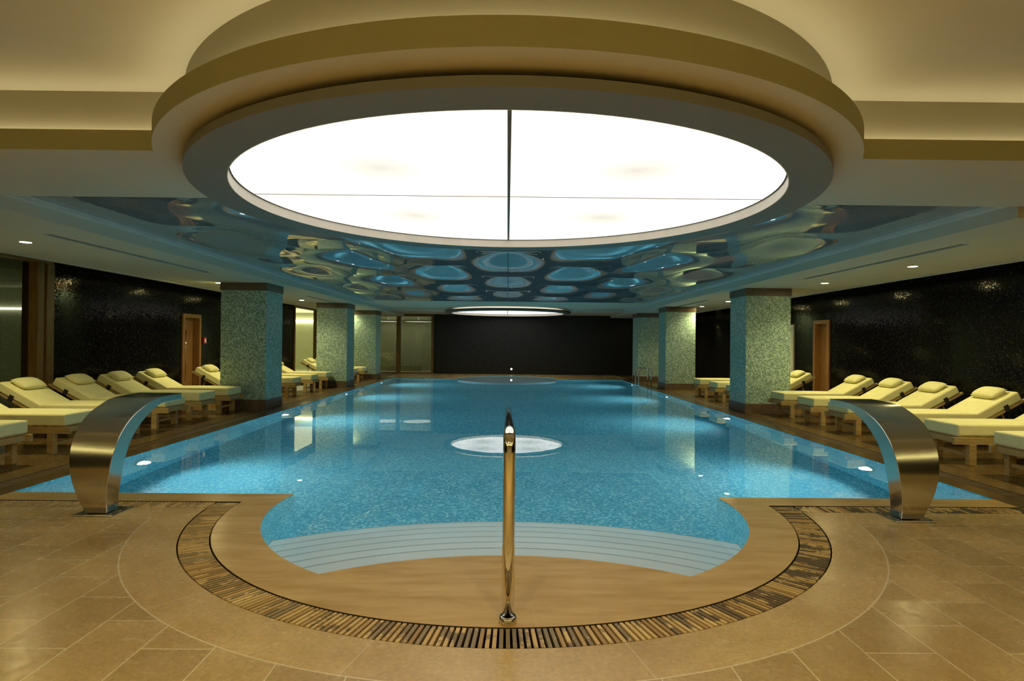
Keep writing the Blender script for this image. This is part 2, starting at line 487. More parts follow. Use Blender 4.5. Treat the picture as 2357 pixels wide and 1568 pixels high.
# curved entrance steps
steps = empty('pool_steps', (0, CY, 0), label='white tiled curved steps going down into the near round bay of the pool', cat='steps')
NS, TR, RI = 6, 0.28, 0.15
Rs = [LR + TR*i for i in range(NS+1)]
NA = 36
def stepxy(r, s): 
    r2 = min(r, CY - LY + R_BAY - 0.01)
    f = phi(r2) - 0.001
    a = PI/2 - f*s
    return (LX + r*math.cos(a), LY + r*math.sin(a))
for i in range(NS):
    z = -0.012 - RI*(i+1) + 0.06
    bm = bmesh.new()
    rows = []
    for q in range(5):
        r = Rs[i] + TR*q/4
        rows.append([bm.verts.new((*stepxy(r, -1 + 2*k/NA), z)) for k in range(NA+1)])
    low = [bm.verts.new((*stepxy(Rs[i+1], -1 + 2*k/NA), z - (RI if i < NS-1 else 0.6))) for k in range(NA+1)]
    rows.append(low)
    for a in range(len(rows)-1):
        for k in range(NA):
            bm.faces.new((rows[a][k], rows[a][k+1], rows[a+1][k+1], rows[a+1][k]))
    o = obj('step', bm, STEPMAT, steps); o.matrix_parent_inverse = Matrix.Translation((0, -CY, 0))
    bm = bmesh.new()
    pts = [(*stepxy(Rs[i+1] - 0.008, -1 + 2*k/NA), z + 0.002) for k in range(NA+1)]
    tube(bm, pts, 0.007, 6)
    nz = obj('nosing', bm, NOSING, o)
# shallow round basin in the far bay
bm = plan([mir(arc(0, CY, R_BAY - 0.01, 0, 360, 72)[:-1])], -0.30)
lp = mir(arc(0, CY, R_BAY - 0.01, 0, 360, 72)[:-1])
for i in range(len(lp)):
    j = (i+1) % len(lp)
    bm.faces.new([bm.verts.new(p) for p in ((*lp[i], DEPTH), (*lp[j], DEPTH), (*lp[j], -0.30), (*lp[i], -0.30))])
obj_flat('far_bay_shelf', bm, m_plain('pale_shelf', (0.55, 0.66, 0.68), 0.4, 0.3, 0.05))

# ------------------------------------------------------------- drain grates
def slat(bm, p, d, L, w=0.019, h=0.022):
    """slat centred at p (x,y) pointing along unit d"""
    nx, ny = -d[1], d[0]
    M = Matrix(((d[0], nx, 0, p[0]), (d[1], ny, 0, p[1]), (0, 0, 1, 0), (0, 0, 0, 1)))
    box(bm, -L/2, L/2, -w/2, w/2, -h - 0.002, -0.002, M)
def grate_straight(name, p0, p1, d, L, label, pitch=0.0315):
    bm = bmesh.new()
    p0 = Vector(p0); p1 = Vector(p1); n = int((p1-p0).length / pitch)
    for i in range(n):
        slat(bm, p0 + (p1-p0)*((i+0.5)/n), d, L)
    o = obj(name, bm, SLAT); tag(o, label, 'drain grate', 'wooden drain grates round the pool'); return o
def grate_curve(name, flip, label):
    bm = bmesh.new()
    a0, a1 = 180 - 0.3, 360 + 0.3
    Rm = (R_DI + R_DO)/2; n = int(math.radians(a1-a0) * Rm / 0.0315)
    for i in range(n):
        a = math.radians(a0 + (a1-a0)*(i+0.5)/n)
        p = [Rm*math.cos(a), CY + Rm*math.sin(a)]; d = [math.cos(a), math.sin(a)]
        if flip: p[1] = MID - p[1]; d[1] = -d[1]
        slat(bm, p, d, R_DO - R_DI - 0.02)
    o = obj(name, bm, SLAT); tag(o, label, 'drain grate', 'wooden drain grates round the pool'); return o
grate_curve('drain_grate', False, 'half-round slatted wooden drain grate curving round the near ledge and handrail')
grate_curve('drain_grate', True, 'half-round slatted wooden drain grate at the far end of the pool')
SW = XO - XI - 0.02; YM = (YI+YO)/2
grate_straight('drain_grate', (-XO, YM), (-2.52, YM), (0, 1), SW, 'straight slatted drain grate running behind the left water spout')
grate_straight('drain_grate', (2.52, YM), (XO, YM), (0, 1), SW, 'straight dark wet slatted drain grate behind the right water spout')
grate_straight('drain_grate', (-XO, MID-YM), (-2.52, MID-YM), (0, 1), SW, 'straight slatted drain grate at the far left corner of the pool', 0.06)
grate_straight('drain_grate', (2.52, MID-YM), (XO, MID-YM), (0, 1), SW, 'straight slatted drain grate at the far right corner of the pool', 0.06)
grate_straight('drain_grate', (-(XI+XO)/2, YM+0.12), (-(XI+XO)/2, MID-YM-0.12), (1, 0), SW, 'long slatted drain grate along the left side of the pool')
grate_straight('drain_grate', ((XI+XO)/2, YM+0.12), ((XI+XO)/2, MID-YM-0.12), (1, 0), SW, 'long slatted drain grate along the right side of the pool')

# -------------------------------------------------------------------- walls
HW = 3.2
def wall(name, segs, mat):
    bm = bmesh.new()
    for s in segs: box(bm, *s)
    return struct(name, bm, mat)
W1a, W1b = 3.2, 9.86          # left window near
W2a, W2b = 21.75, 27.6        # left window far
D1a, D1b = 14.28, 15.12       # left door
D2a, D2b = 14.30, 15.04       # right door
D3a, D3b = 16.08, 16.9        # right, pale door standing in for a lit doorway
xL = (-WX-0.25, -WX)
wall('wall_left', [(*xL, WF, W1a, 0, HW), (*xL, 10.22, D1a, 0, HW), (*xL, D1a, D1b, 2.0, HW), (*xL, D1b, W2a, 0, HW),
                   (*xL, W1a, 10.22, 2.72, HW), (*xL, W2a, WB, 2.72, HW)], BLACKMOS)
xR = (WX, WX+0.25)
wall('wall_right', [(*xR, WF, D2a, 0, HW), (*xR, D2a, D2b, 2.0, HW), (*xR, D2b, D3a, 0, HW), (*xR, D3a, D3b, 1.97, HW), (*xR, D3b, WB, 0, HW)], BLACKMOS)
WFX0, WFX1 = -7.3, -3.36      # glazed part of far wall
wall('wall_back', [(WFX1, WX+0.25, WB, WB+0.25, 0, HW), (-WX-0.25, WFX1, WB, WB+0.25, 2.68, HW), (-WX-0.25, WFX0, WB, WB+0.25, 0, 2.68)], BLACKFAR)
wall('wall_front', [(-WX-0.25, WX+0.25, WF-0.25, WF, 0, HW)], PLASTER)

# windows
def side_window(name, y0, y1, z1, posts, fw, x=-WX):
    bm = bmesh.new()
    box(bm, x-0.22, x+0.03, y0, y1, z1-0.09, z1); box(bm, x-0.22, x+0.03, y0, y1, 0.0, 0.06)
    for a, b in posts: box(bm, x-0.22, x+0.04, a, b, 0.06, z1-0.09)
    f = struct(name, bm, FRAMEWOOD, bevel=0.008)
    obj('pane', B(x-0.12, x-0.105, y0+0.02, y1-0.02, 0.06, z1-0.09), GLASS, f)
    return f
side_window('window_1', W1a, 10.22, 2.72, [(W1a, W1a+0.2), (9.86, 10.0), (10.06, 10.22)], 0.2)
w2 = side_window('window_2', W2a, WB, 2.72, [(W2a, W2a+0.06), (24.6, 24.75), (27.55, WB)], 0.1)
for c in w2.children: c.data.materials[0] = CLEARGLASS
bm = bmesh.new()
box(bm, WFX0, WFX1, WB-0.03, WB+0.22, 2.59, 2.68); box(bm, WFX0, WFX1, WB-0.03, WB+0.22, 0, 0.05)
for a, b in ((WFX0, WFX0+0.1), (-5.04, -4.87), (-3.46, -3.36)): box(bm, a, b, WB-0.04, WB+0.22, 0.05, 2.59)
w3 = struct('window_3', bm, FRAMEWOOD, bevel=0.008)
obj('pane', B(WFX0+0.05, WFX1-0.05, WB+0.08, WB+0.095, 0.05, 2.59), GLASS, w3)

# rooms behind the glass
def shell(name_parts, mat):
    for nm, b in name_parts: struct(nm, B(*b), mat)
shell([('floor', (-18, -WX-0.25, 2.6, 20.7, -0.1, 0.0)), ('ceiling', (-18, -WX-0.25, 2.6, 20.7, 2.9, 3.0)),
       ('wall_side_room', (-18.1, -18, 2.6, 20.7, 0, 2.9)), ('wall_side_room', (-18, -WX-0.25, 18.0, 18.2, 0, 2.9)), ('wall_side_room', (-18, -WX-0.25, 2.4, 2.6, 0, 2.9))], ROOMWALL)
struct('trim_1', B(-17.99, -WX-0.3, 17.93, 17.99, 2.25, 2.31), m_emit('side_room_strip', (1, 0.97, 0.85), 6))
shell([('floor', (-12, -WX-0.25, 20.7, 31.5, -0.1, 0.0)), ('floor', (-WX-0.25, -3.0, WB+0.25, 31.5, -0.1, 0.0)),
       ('ceiling', (-12, -WX-0.25, 20.7, 31.5, 2.9, 3.0)), ('ceiling', (-WX-0.25, -3.0, WB+0.25, 31.5, 2.9, 3.0)),
       ('wall_corner_room', (-12.1, -12, 20.7, 31.5, 0, 2.9)), ('wall_corner_room', (-12, -3.0, 31.0, 31.2, 0, 2.9)), ('wall_corner_room', (-3.1, -3.0, WB+0.25, 31.0, 0, 2.9))], ROOMWALL)
struct('trim_11', B(-16.4, -16.0, 4.0, 16.5, 2.86, 2.90), m_emit('side_room_ceiling_strip', (0.95, 1.0, 0.75), 2.6))
struct('trim_2', B(-11.9, -7.5, 30.9, 30.98, 2.40, 2.48), m_emit('corner_room_strip', (1, 0.95, 0.72), 12.0))
struct('trim_3', B(-11.95, -8.0, 24.2, 30.8, 2.84, 2.88), m_emit('corner_room_ceiling_strip', (1, 0.95, 0.55), 1.3))
struct('trim_4', B(-6.9, -4.25, 30.2, 30.5, 0, 0.27), m_plain('lit_band_box', (0.5, 0.5, 0.3), 0.6))  # added low box; its pale colour stands in for a lit band
for xx, yy in ((-5.85, 30.1), (-4.35, 30.0)):
    t_ = empty('round_ceiling_light', (xx, yy, 2.42), label='round white ceiling light seen through %s pane of the far glass wall' % ('the left' if xx < -5 else 'the right'), cat='ceiling light')
    bm = lathe(bmesh.new(), [(0.78, 0.0), (0.78, 0.05), (0.7, 0.05), (0.7, 0.0)], 40, closed=True); obj('ring', bm, WHITETRIM, t_)
    bm = lathe(bmesh.new(), [(0.7, 0.012), (0.7, 0.03)], 40); disc(bm, 0.7, 0.012, n=40); disc(bm, 0.7, 0.03, n=40)
    obj('diffuser', bm, m_emit('room_lamp', (1, 0.97, 0.88), 2.2), t_)
    bm = bmesh.new(); tube(bm, [(0, 0, 0.03), (0, 0, 0.48)], 0.03, 10); obj('stem', bm, WHITETRIM, t_)

# doors
def door(name, x, s, y0, y1, h, mat, leafmat, handle=True, leaf_in=0.12, leaf_open=0):
    bm = bmesh.new()
    fw = 0.09
    xa, xb = sorted((x - s*0.035, x + s*0.24))
    box(bm, xa, xb, y0-0.0, y0+fw, 0, h); box(bm, xa, xb, y1-fw, y1, 0, h); box(bm, xa, xb, y0+fw, y1-fw, h-fw, h)
    d = struct(name, bm, mat, bevel=0.006)
    xa, xb = sorted((x + s*leaf_in, x + s*(leaf_in+0.05)))
    obj('leaf', B(xa, xb, y0+fw, y1-fw, 0.01, h-fw), leafmat, d)
    if handle:
        bm = bmesh.new(); hx = x + s*(leaf_in-0.055); hy = y0 + 0.30
        tube(bm, [(hx, hy, 0.45), (hx, hy, 1.65)], 0.014, 10)
        for z in (0.6, 1.5): tube(bm, [(hx, hy, z), (x + s*leaf_in, hy, z)], 0.009, 8)
        h_ = obj('pull_handle', bm, CHROME, d, smooth=True); h_['label'] = 'long vertical steel pull handle'
    return d
door('door_1', -WX, -1, D1a, D1b, 2.03, DOORWOOD, DOORWOOD)
door('door_2', WX, 1, D2a, D2b, 2.03, DOORWOOD, DOORWOOD, handle=False)
d3 = door('door_3', WX, 1, D3a, D3b, 1.97, m_plain('lit_doorway_frame', (0.62, 0.62, 0.52), 0.5), m_plain('lit_doorway_leaf', (0.70, 0.70, 0.58), 0.5), handle=False, leaf_in=0.02)  # pale leaf and frame colours stand in for the light of an opening

# fire alarm point by the left door
cp = empty('alarm_call_point', (-WX, 15.30, 1.40), label='small red and white alarm call point on black wall beside the left door', cat='alarm')
obj('housing', B(-0.004, 0.045, -0.06, 0.06, -0.08, 0.08), RED, cp, bevel=0.006)
obj('break_glass', B(0.044, 0.052, -0.035, 0.035, -0.05, 0.04), WHITEP, cp)
wl = empty('wall_spotlight', (0.19, WB, 0.24), label='tiny white lamp low on the black far wall', cat='lamp')
bm = bmesh.new(); tube(bm, [(0, -0.001, 0), (0, -0.03, 0)], 0.055, 20); obj('housing', bm, CHROME, wl)
bm = bmesh.new(); tube(bm, [(0, -0.03, 0), (0, -0.045, 0)], 0.042, 20); obj('lens', bm, m_emit('wall_lamp', (1, 1, 0.95), 3), wl)

# ------------------------------------------------------------------ columns
def column(sx, y, label):
    c = empty('column', (sx*5.415, y+0.45, 0), label=label, cat='column', group='six mosaic columns beside the pool')
    obj('shaft', B(-0.465, 0.465, -0.45, 0.45, 0.20, 2.44), COLMOS, c)
    b = obj('base_band', B(-0.48, 0.48, -0.465, 0.465, 0, 0.20), BROWNSTONE, c, bevel=0.004); b['label'] = 'dark brown stone base'
    k = obj('top_band', B(-0.48, 0.48, -0.465, 0.465, 2.44, 2.598), BROWNSTONE, c, bevel=0.004); k['label'] = 'dark brown stone band under the ceiling'
for sx, y, lb in ((-1, 12.62, 'left nearest sage mosaic column with the left wooden door behind it'),
                  (-1, 18.95, 'second sage mosaic column on the left, in front of the lit window'),
                  (-1, 23.1, 'farthest sage mosaic column on the left, beside the far glass panes'),
                  (1, 12.7, 'right nearest and largest-looking sage mosaic column on the right of the pool'),
                  (1, 19.15, 'second sage mosaic column on the right of the pool'),
                  (1, 23.3, 'farthest sage mosaic column on the right, behind the pool ladder')):
    column(sx, y, lb)

# ----------------------------------------------------------------- ceilings
ZS, ZT, ZC = 2.70, 2.84, 3.18
DY = 5.39
struct('ceiling', B(-WX-0.25, WX+0.25, WF, 5.6, ZC, ZC+0.05), PLASTER)
struct('ceiling', B(-WX-0.25, WX+0.25, 5.6, WB+0.25, HW, HW+0.05), PLASTER_DARK)
# aisle ceilings
XA, XE = 4.68, 6.87
for s, nm in ((-1, 'left'), (1, 'right')):
    a, b = sorted((s*XA, s*XE))
    # slot diffusers are cut as recesses between slab strips
    bm = bmesh.new()
    slots = [(7.05, 10.9), (16.2, 19.4)]
    xs0, xs1 = sorted((s*5.24, s*5.34))
    y = 5.6
    for p, q in slots + [(WB, WB)]:
        box(bm, a, b, y, p, 2.60, 2.74) if p > y else None
        if q > p:
            box(bm, a, xs0, p, q, 2.60, 2.74); box(bm, xs1, b, p, q, 2.60, 2.74)
        y = q
    struct('ceiling', bm, PLASTER)
    for p, q in slots:
        v = obj('slot_diffuser', B(xs0+0.002, xs1-0.002, p+0.002, q-0.002, 2.63, 2.66), m_plain('slot_grey', (0.10, 0.095, 0.08), 0.6))
        g = bmesh.new()
        for k in range(3): box(g, xs0 + 0.02 + 0.025*k, xs0 + 0.03 + 0.025*k, p+0.01, q-0.01, 2.612, 2.63)
        obj('louvre', g, PLASTER_DARK, v)
        tag(v, ('near' if p < 12 else 'far') + ' linear air slot in the %s aisle ceiling' % nm, 'air vent', 'linear air slots in the aisle ceilings')
    e0, e1 = sorted((s*XE, s*(XE+0.06)))
    struct('trim_5' if s < 0 else 'trim_6', B(e0, e1, 5.6, WB, 2.575, 2.63), PLASTER)
    l0, l1 = sorted((s*(XA-0.10), s*XA))
    struct('trim_7' if s < 0 else 'trim_8', B(l0, l1, 5.6, WB, 2.725, 2.775), m_plain('ceiling_rail_paint', (0.55, 0.56, 0.52), 0.5))
    # front end of the aisle ceiling void
    struct('trim_9' if s < 0 else 'trim_10', B(*sorted((s*XA, s*WX)), 5.6, 5.62, 2.74, 3.2), PLASTER_DARK)

# stepped soffit with its round bulge
xi = math.sqrt(2.71**2 - (DY-4.22)**2); ai = math.degrees(math.asin((DY-4.22)/2.71))
poly = [(-WX, 4.22), (-xi, 4.22)] + arc(0, DY, 2.71, 180+ai, 360-ai, 96)[1:-1] + [(xi, 4.22), (WX, 4.22), (WX, 5.6), (-WX, 5.6)]
soff = struct('ceiling_soffit', prism(poly, ZS, ZT), PLASTER)
smooth_by_angle(soff)
soff.data.materials.append(m_plain('olive_edge_tone', (0.30, 0.275, 0.145), 0.7, 0.2, 0.03, 0.8))  # upright faces get a darker olive tone than the underside
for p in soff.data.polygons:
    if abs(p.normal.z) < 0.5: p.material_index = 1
xj = math.sqrt(2.52**2 - (DY-4.41)**2); aj = math.degrees(math.asin((DY-4.41)/2.52))
poly = [(-WX, 4.41), (-xj, 4.41)] + arc(0, DY, 2.52, 180+aj, 360-aj, 96)[1:-1] + [(xj, 4.41), (WX, 4.41), (WX, 5.6), (-WX, 5.6)]
smooth_by_angle(struct('ceiling_upstand', prism(poly, ZT, ZC), UPSTAND))
# cove strip lying on the ledge
a6 = math.degrees(math.asin((DY-4.345)/2.585)); x6 = math.sqrt(2.585**2 - (DY-4.345)**2)
po = [(-WX, 4.345), (-x6, 4.345)] + arc(0, DY, 2.585, 180+a6, 360-a6, 96)[1:-1] + [(x6, 4.345), (WX, 4.345)]
a7 = math.degrees(math.asin((DY-4.375)/2.555)); x7 = math.sqrt(2.555**2 - (DY-4.375)**2)
pi_ = [(-WX, 4.375), (-x7, 4.375)] + arc(0, DY, 2.555, 180+a7, 360-a7, 96)[1:-1] + [(x7, 4.375), (WX, 4.375)]
bm = bmesh.new()
va = [bm.verts.new((x, y, ZT+0.012)) for x, y in po]; vb = [bm.verts.new((x, y, ZT+0.012)) for x, y in pi_]
for i in range(len(va)-1): bm.faces.new((va[i], va[i+1], vb[i+1], vb[i]))
ob = obj_flat('cove_light', bm, COVEM)
# the same soffit behind the viewer
struct('ceiling_soffit', B(-WX, WX, WF, -2.6, ZS, ZT), PLASTER)
struct('ceiling_upstand', B(-WX, WX, WF, -2.8, ZT, ZC), PLASTER)
bm = bmesh.new(); bm.faces.new([bm.verts.new(p) for p in ((-6.6, -2.74, ZT+0.012), (6.6, -2.74, ZT+0.012), (6.6, -2.66, ZT+0.012), (-6.6, -2.66, ZT+0.012))])
obj_flat('cove_light', bm, m_emit('rear_cove_strip', (0.98, 0.92, 0.46), REAR))
# its side returns along the walls, each with a strip
for s in (-1, 1):
    struct('ceiling_soffit', B(*sorted((s*6.7, s*WX)), -2.599, 2.4, ZS, ZT), PLASTER)
    bm = bmesh.new(); bm.faces.new([bm.verts.new(p) for p in ((s*6.78, -2.4, ZT+0.012), (s*6.86, -2.4, ZT+0.012), (s*6.86, 2.2, ZT+0.012), (s*6.78, 2.2, ZT+0.012))])
    obj_flat('cove_light', bm, m_emit('side_cove_strip', (0.98, 0.92, 0.46), REAR))
# far soffit
struct('ceiling_soffit', B(-XA, XA, MID-5.6, WB, ZS, 2.764), PLASTER)

# rippled glossy membrane between the soffits
AMP = 0.21
YM1 = 20.0
def memz(x, y):
    ex = max(0.0, min(1.0, (4.55 - abs(x)) / 1.0)); ey = max(0.0, min(1.0, min(y - 5.6, YM1 - y) / 1.0))
    e = ex*ex*(3-2*ex) * ey*ey*(3-2*ey)
    return 2.765 + AMP*e*((1 + math.cos(PI*x/1.34)*math.cos(PI*(y-10.34)/1.78))/2)**2.2
bm = bmesh.new()
nx, ny = 110, 220
g = [[bm.verts.new((-XA + 2*XA*i/nx, 5.6 + (YM1-5.6)*j/ny, memz(-XA + 2*XA*i/nx, 5.6 + (YM1-5.6)*j/ny))) for i in range(nx+1)] for j in range(ny+1)]
for j in range(ny):
    for i in range(nx): bm.faces.new((g[j][i], g[j+1][i], g[j+1][i+1], g[j][i+1]))
mo = obj_flat('ceiling_membrane', bm, MEMBRANE)
for p in mo.data.polygons: p.use_smooth = True
bm = bmesh.new()
tube(bm, [(0, 7.95 + 0.1*k, memz(0, 7.95 + 0.1*k) - 0.002) for k in range(120)], 0.006, 6)
obj('seam', bm, m_plain('seam_dark', (0.03, 0.04, 0.05), 0.5), mo)

struct('ceiling', B(-XA, XA, YM1, WB, 2.765, 2.86), PLASTER)
# disc lights
def disc_light(cy, label):
    t_ = empty('disc_ceiling_light', (0, cy, 2.60), label=label, cat='ceiling light')
    n = 128
    bm = lathe(bmesh.new(), [(2.25, 0.0), (2.53, 0.0), (2.53, 0.055), (2.30, 0.055), (2.30, 0.10), (2.25, 0.10)], n, closed=True)
    smooth_by_angle(obj('ring', bm, RINGPAINT, t_))
    bm = lathe(bmesh.new(), [(2.42, 0.055), (2.42, 0.0995)], n); 
    smooth_by_angle(obj('recessed_neck', bm, PLASTER_DARK, t_))
    bm = lathe(bmesh.new(), [(2.243, 0.0), (2.2495, 0.0), (2.2495, 0.0985), (2.243, 0.0985)], n, closed=True)
    lp_ = smooth_by_angle(obj('inner_lip', bm, m_plain('lip_paint', (0.62, 0.56, 0.47), 0.6), t_)); lp_['label'] = 'pale inner lip of the ring'
    bm = lathe(bmesh.new(), [(2.242, 0.092), (2.242, 0.098)], n); disc(bm, 2.242, 0.092, n=n); disc(bm, 2.242, 0.098, n=n)
    pn = obj('light_panel', bm, m_panel(cy), t_); pn['label'] = 'glowing white diffuser panel'
    obj('seam', B(-0.012, 0.012, -2.23, 2.23, 0.086, 0.093), m_plain('seam_grey', (0.16, 0.13, 0.09), 0.6), t_)
    obj('seam', B(-2.23, 2.23, -0.005, 0.005, 0.088, 0.0925), m_plain('seam_tan', (0.30, 0.22, 0.14), 0.6), t_)
    bm = lathe(bmesh.new(), [(2.232, 0.087), (2.2425, 0.087), (2.2425, 0.0915), (2.232, 0.0915)], n, closed=True)
    obj('edge_gasket', bm, PLASTER_DARK, t_)
disc_light(DY, 'huge round white ceiling light over the near bay, framed by a grey ring')
disc_light(24.8, 'round white ceiling light hanging over the far end of the pool')

# downlights
def downlight(x, y, z, label, power=DOWN, spot=1.25):
    t_ = empty('downlight', (x, y, z), label=label, cat='downlight', group='recessed downlights in the aisle ceilings')
    bm = lathe(bmesh.new(), [(0.062, -0.004), (0.085, -0.004), (0.085, 0.0), (0.062, 0.0)], 28, closed=True)
    obj('trim_ring', bm, WHITETRIM, t_)
    bm = disc(bmesh.new(), 0.062, -0.001, n=28); obj('lens', bm, LENS, t_)
    L = bpy.data.lights.new('downlight_beam', 'SPOT'); L.energy = power; L.color = (1.0, 0.88, 0.44)
    L.spot_size = spot*1.9; L.spot_blend = 0.8; L.shadow_soft_size = 0.05
    lo = bpy.data.objects.new('downlight_beam', L); lo.location = (0, 0, -0.02); link(lo, t_)
ys = [7.64, 10.19, 12.74, 15.29, 17.84, 20.39, 22.94]
ll = ['nearest left downlight, above the wooden window post', None, 'left downlight beside the top of the nearest left column']
for i, y in enumerate(ys):
    if i == 1: continue
    lb = ll[i] if i < 3 else 'downlight above the left sun loungers, number hidden behind the columns'
    lb = {0: ll[0], 2: ll[2], 3: 'left aisle downlight just behind the nearest left column', 4: 'left aisle downlight before the second left column',
          5: 'left aisle downlight just behind the second left column', 6: 'farthest downlight of the left aisle'}[i]
    downlight(-5.98, y, 2.60, lb)
lr = ['nearest right downlight, above the right edge of the photo', 'larger right downlight above the second lounger from the nearest right column',
      'right downlight next to the top of the nearest right column', 'right aisle downlight just behind the nearest right column', 'right aisle downlight between the first two right columns',
      'right aisle downlight before the second right column', 'right aisle downlight behind the second right column', 'farthest downlight of the right aisle']
for i, y in enumerate([6.5, 9.05, 11.57, 14.1, 16.65, 18.9, 21.4, 24.0]):
    downlight(6.0, y, 2.60, lr[i])

# ---------------------------------------------------------- underwater lamps
for s in (-1, 1):
    for k, y in enumerate((7.6, 12.4, 17.2, 22.0)):
        nm = 'left' if s < 0 else 'right'
        od = ('first', 'second', 'third', 'fourth')[k]
        t_ = empty('underwater_lamp', (s*PX, y, -0.55), label='%s underwater lamp from the viewer on the %s pool wall' % (od, nm), cat='pool lamp', group='underwater lamps on the pool walls')
        bm = bmesh.new(); tube(bm, [(-s*0.002, 0, 0), (-s*0.03, 0, 0)], 0.115, 28); obj('bezel', bm, CHROME, t_)
        bm = bmesh.new(); tube(bm, [(-s*0.03, 0, 0), (-s*0.038, 0, 0)], 0.085, 28); obj('lens', bm, POOLLENS, t_)
        L = bpy.data.lights.new('pool_beam', 'SPOT'); L.energy = POOLW; L.color = (0.68, 0.92, 1.0)
        L.spot_size = 2.7; L.spot_blend = 1.0; L.shadow_soft_size = 0.07
        lo = bpy.data.objects.new('pool_beam', L); lo.location = (-s*0.06, 0, 0)
        lo.rotation_euler = (0, s*PI/2, 0); link(lo, t_)

# ------------------------------------------------------------------ handrail
hr = empty('handrail', (0.015, 3.09, 0), label='polished steel handrail standing on the near ledge and sloping down into the pool', cat='handrail')
RR = 0.0315
def bend(p0, p1, p2, r, n=10):
    p0, p1, p2 = Vector(p0), Vector(p1), Vector(p2)
    a = p1 + (p0-p1).normalized()*r; b = p1 + (p2-p1).normalized()*r
    return [((1-t)**2)*a + 2*(1-t)*t*p1 + t*t*b for t in [i/n for i in range(n+1)]]
A, Bp, Cp, Dp = (0, 0, 0.0), (0, 0, 0.95), (0, 3.15, 0.735), (0, 3.22, -1.2)
pts = [A, (0, 0, 0.4)] + bend(A, Bp, Cp, 0.10) + [(0, 1.5, 0.95-0.215*1.5/3.15)] + bend(Bp, Cp, Dp, 0.12) + [(0, 3.2, -0.4), Dp]
bm = bmesh.new(); tube(bm, pts, RR, 24); obj('rail', bm, CHROME, hr, smooth=True)
bm = bmesh.new(); tube(bm, [(0, 0.87, 0), (0, 0.87, 0.86)], 0.024, 20); obj('post', bm, CHROME, hr, smooth=True)
for y, r in ((0, 0.032), (0.87, 0.025)):
    bm = lathe(bmesh.new(), [(r, 0.034), (r+0.008, 0.034), (r+0.013, 0.024), (r+0.014, 0.012), (r+0.016, 0.0), (r, 0.0)], 32, cy=y)
    obj('floor_collar', bm, CHROME, hr, smooth=True)

# pool ladder on the far right edge
ld = empty('pool_ladder', (4.5, 20.9, 0), label='small steel pool ladder on the far right edge of the pool', cat='ladder')
for dy in (-0.25, 0.25):
    bm = bmesh.new()
    p = [(0.36, dy, 0.0), (0.36, dy, 0.45)] + bend((0.36, dy, 0), (0.36, dy, 0.62), (-0.06, dy, 0.62), 0.14) + bend((0.36, dy, 0.62), (-0.06, dy, 0.62), (-0.06, dy, -1), 0.16) + [(-0.06, dy, 0.2), (-0.06, dy, -1.0)]
    tube(bm, p, 0.021, 14); obj('rail', bm, CHROME, ld, smooth=True)
for z in (-0.25, -0.5, -0.75):
    obj('rung', B(-0.12, -0.03, -0.25, 0.25, z-0.015, z+0.015), CHROME, ld, bevel=0.005)

# --------------------------------------------------------- waterfall spouts
back = [(-0.035, 0.016), (-0.085, 0.14), (-0.116, 0.29), (-0.114, 0.43), (-0.08, 0.555), (-0.005, 0.67), (0.13, 0.78), (0.33, 0.860), (0.50, 0.895), (0.86, 0.905)]
inn = [(0.118, 0.016), (0.075, 0.13), (0.052, 0.26), (0.052, 0.39), (0.085, 0.515), (0.16, 0.63), (0.295, 0.74), (0.46, 0.82), (0.58, 0.843), (0.86, 0.848)]
wid = [0.17, 0.222, 0.283, 0.326, 0.352, 0.368, 0.382, 0.393, 0.40, 0.40]
def crom(P, n=6):
    out = []
    Q = [P[0]] + P + [P[-1]]
    for i in range(1, len(Q)-2):
        for k in range(n):
            t = k/n
            out.append(tuple(0.5*((2*Q[i][c]) + (-Q[i-1][c]+Q[i+1][c])*t + (2*Q[i-1][c]-5*Q[i][c]+4*Q[i+1][c]-Q[i+2][c])*t*t + (-Q[i-1][c]+3*Q[i][c]-3*Q[i+1][c]+Q[i+2][c])*t**3) for c in range(len(P[0]))))
    out.append(P[-1]); return out
bk = crom(back); ik = crom(inn); wk = [w[0] for w in crom([(w,) for w in wid])]
def spout(x, label, flip=1):
    t_ = empty('water_spout', (x, 4.955, 0), label=label, cat='water spout', group='steel waterfall spouts at the pool edge')
    rings = []
    for (b, i_, w) in zip(bk, ik, wk):
        h = w/2
        rings.append([(-h, b[0], b[1]), (h, b[0], b[1]), (h, i_[0], i_[1]), (-h, i_[0], i_[1])])
    bm = loft(bmesh.new(), rings)
    o = obj('curved_body', bm, STEEL, t_); smooth_by_angle(o, 40)
    m = o.modifiers.new('bevel', 'BEVEL'); m.width = 0.004; m.segments = 2; m.limit_method = 'ANGLE'; m.angle_limit = math.radians(50)
    pl = obj('base_plate', B(-0.16, 0.16, -0.085, 0.20, 0.0, 0.012), STEEL, t_, bevel=0.003)
    for bx in (-0.13, 0.13):
        for by in (-0.06, 0.06, 0.17):
            bm = bmesh.new(); tube(bm, [(bx, by, 0.012), (bx, by, 0.022)], 0.011, 6); obj('bolt', bm, CHROME, pl)
    obj('nozzle', B(-0.19, 0.19, 0.855, 0.868, 0.855, 0.898), STRAP, t_)
spout(-3.265, 'curved brushed steel waterfall spout at the left, in front of the left loungers')
spout(3.27, 'curved brushed steel waterfall spout at the right, in front of the right loungers')

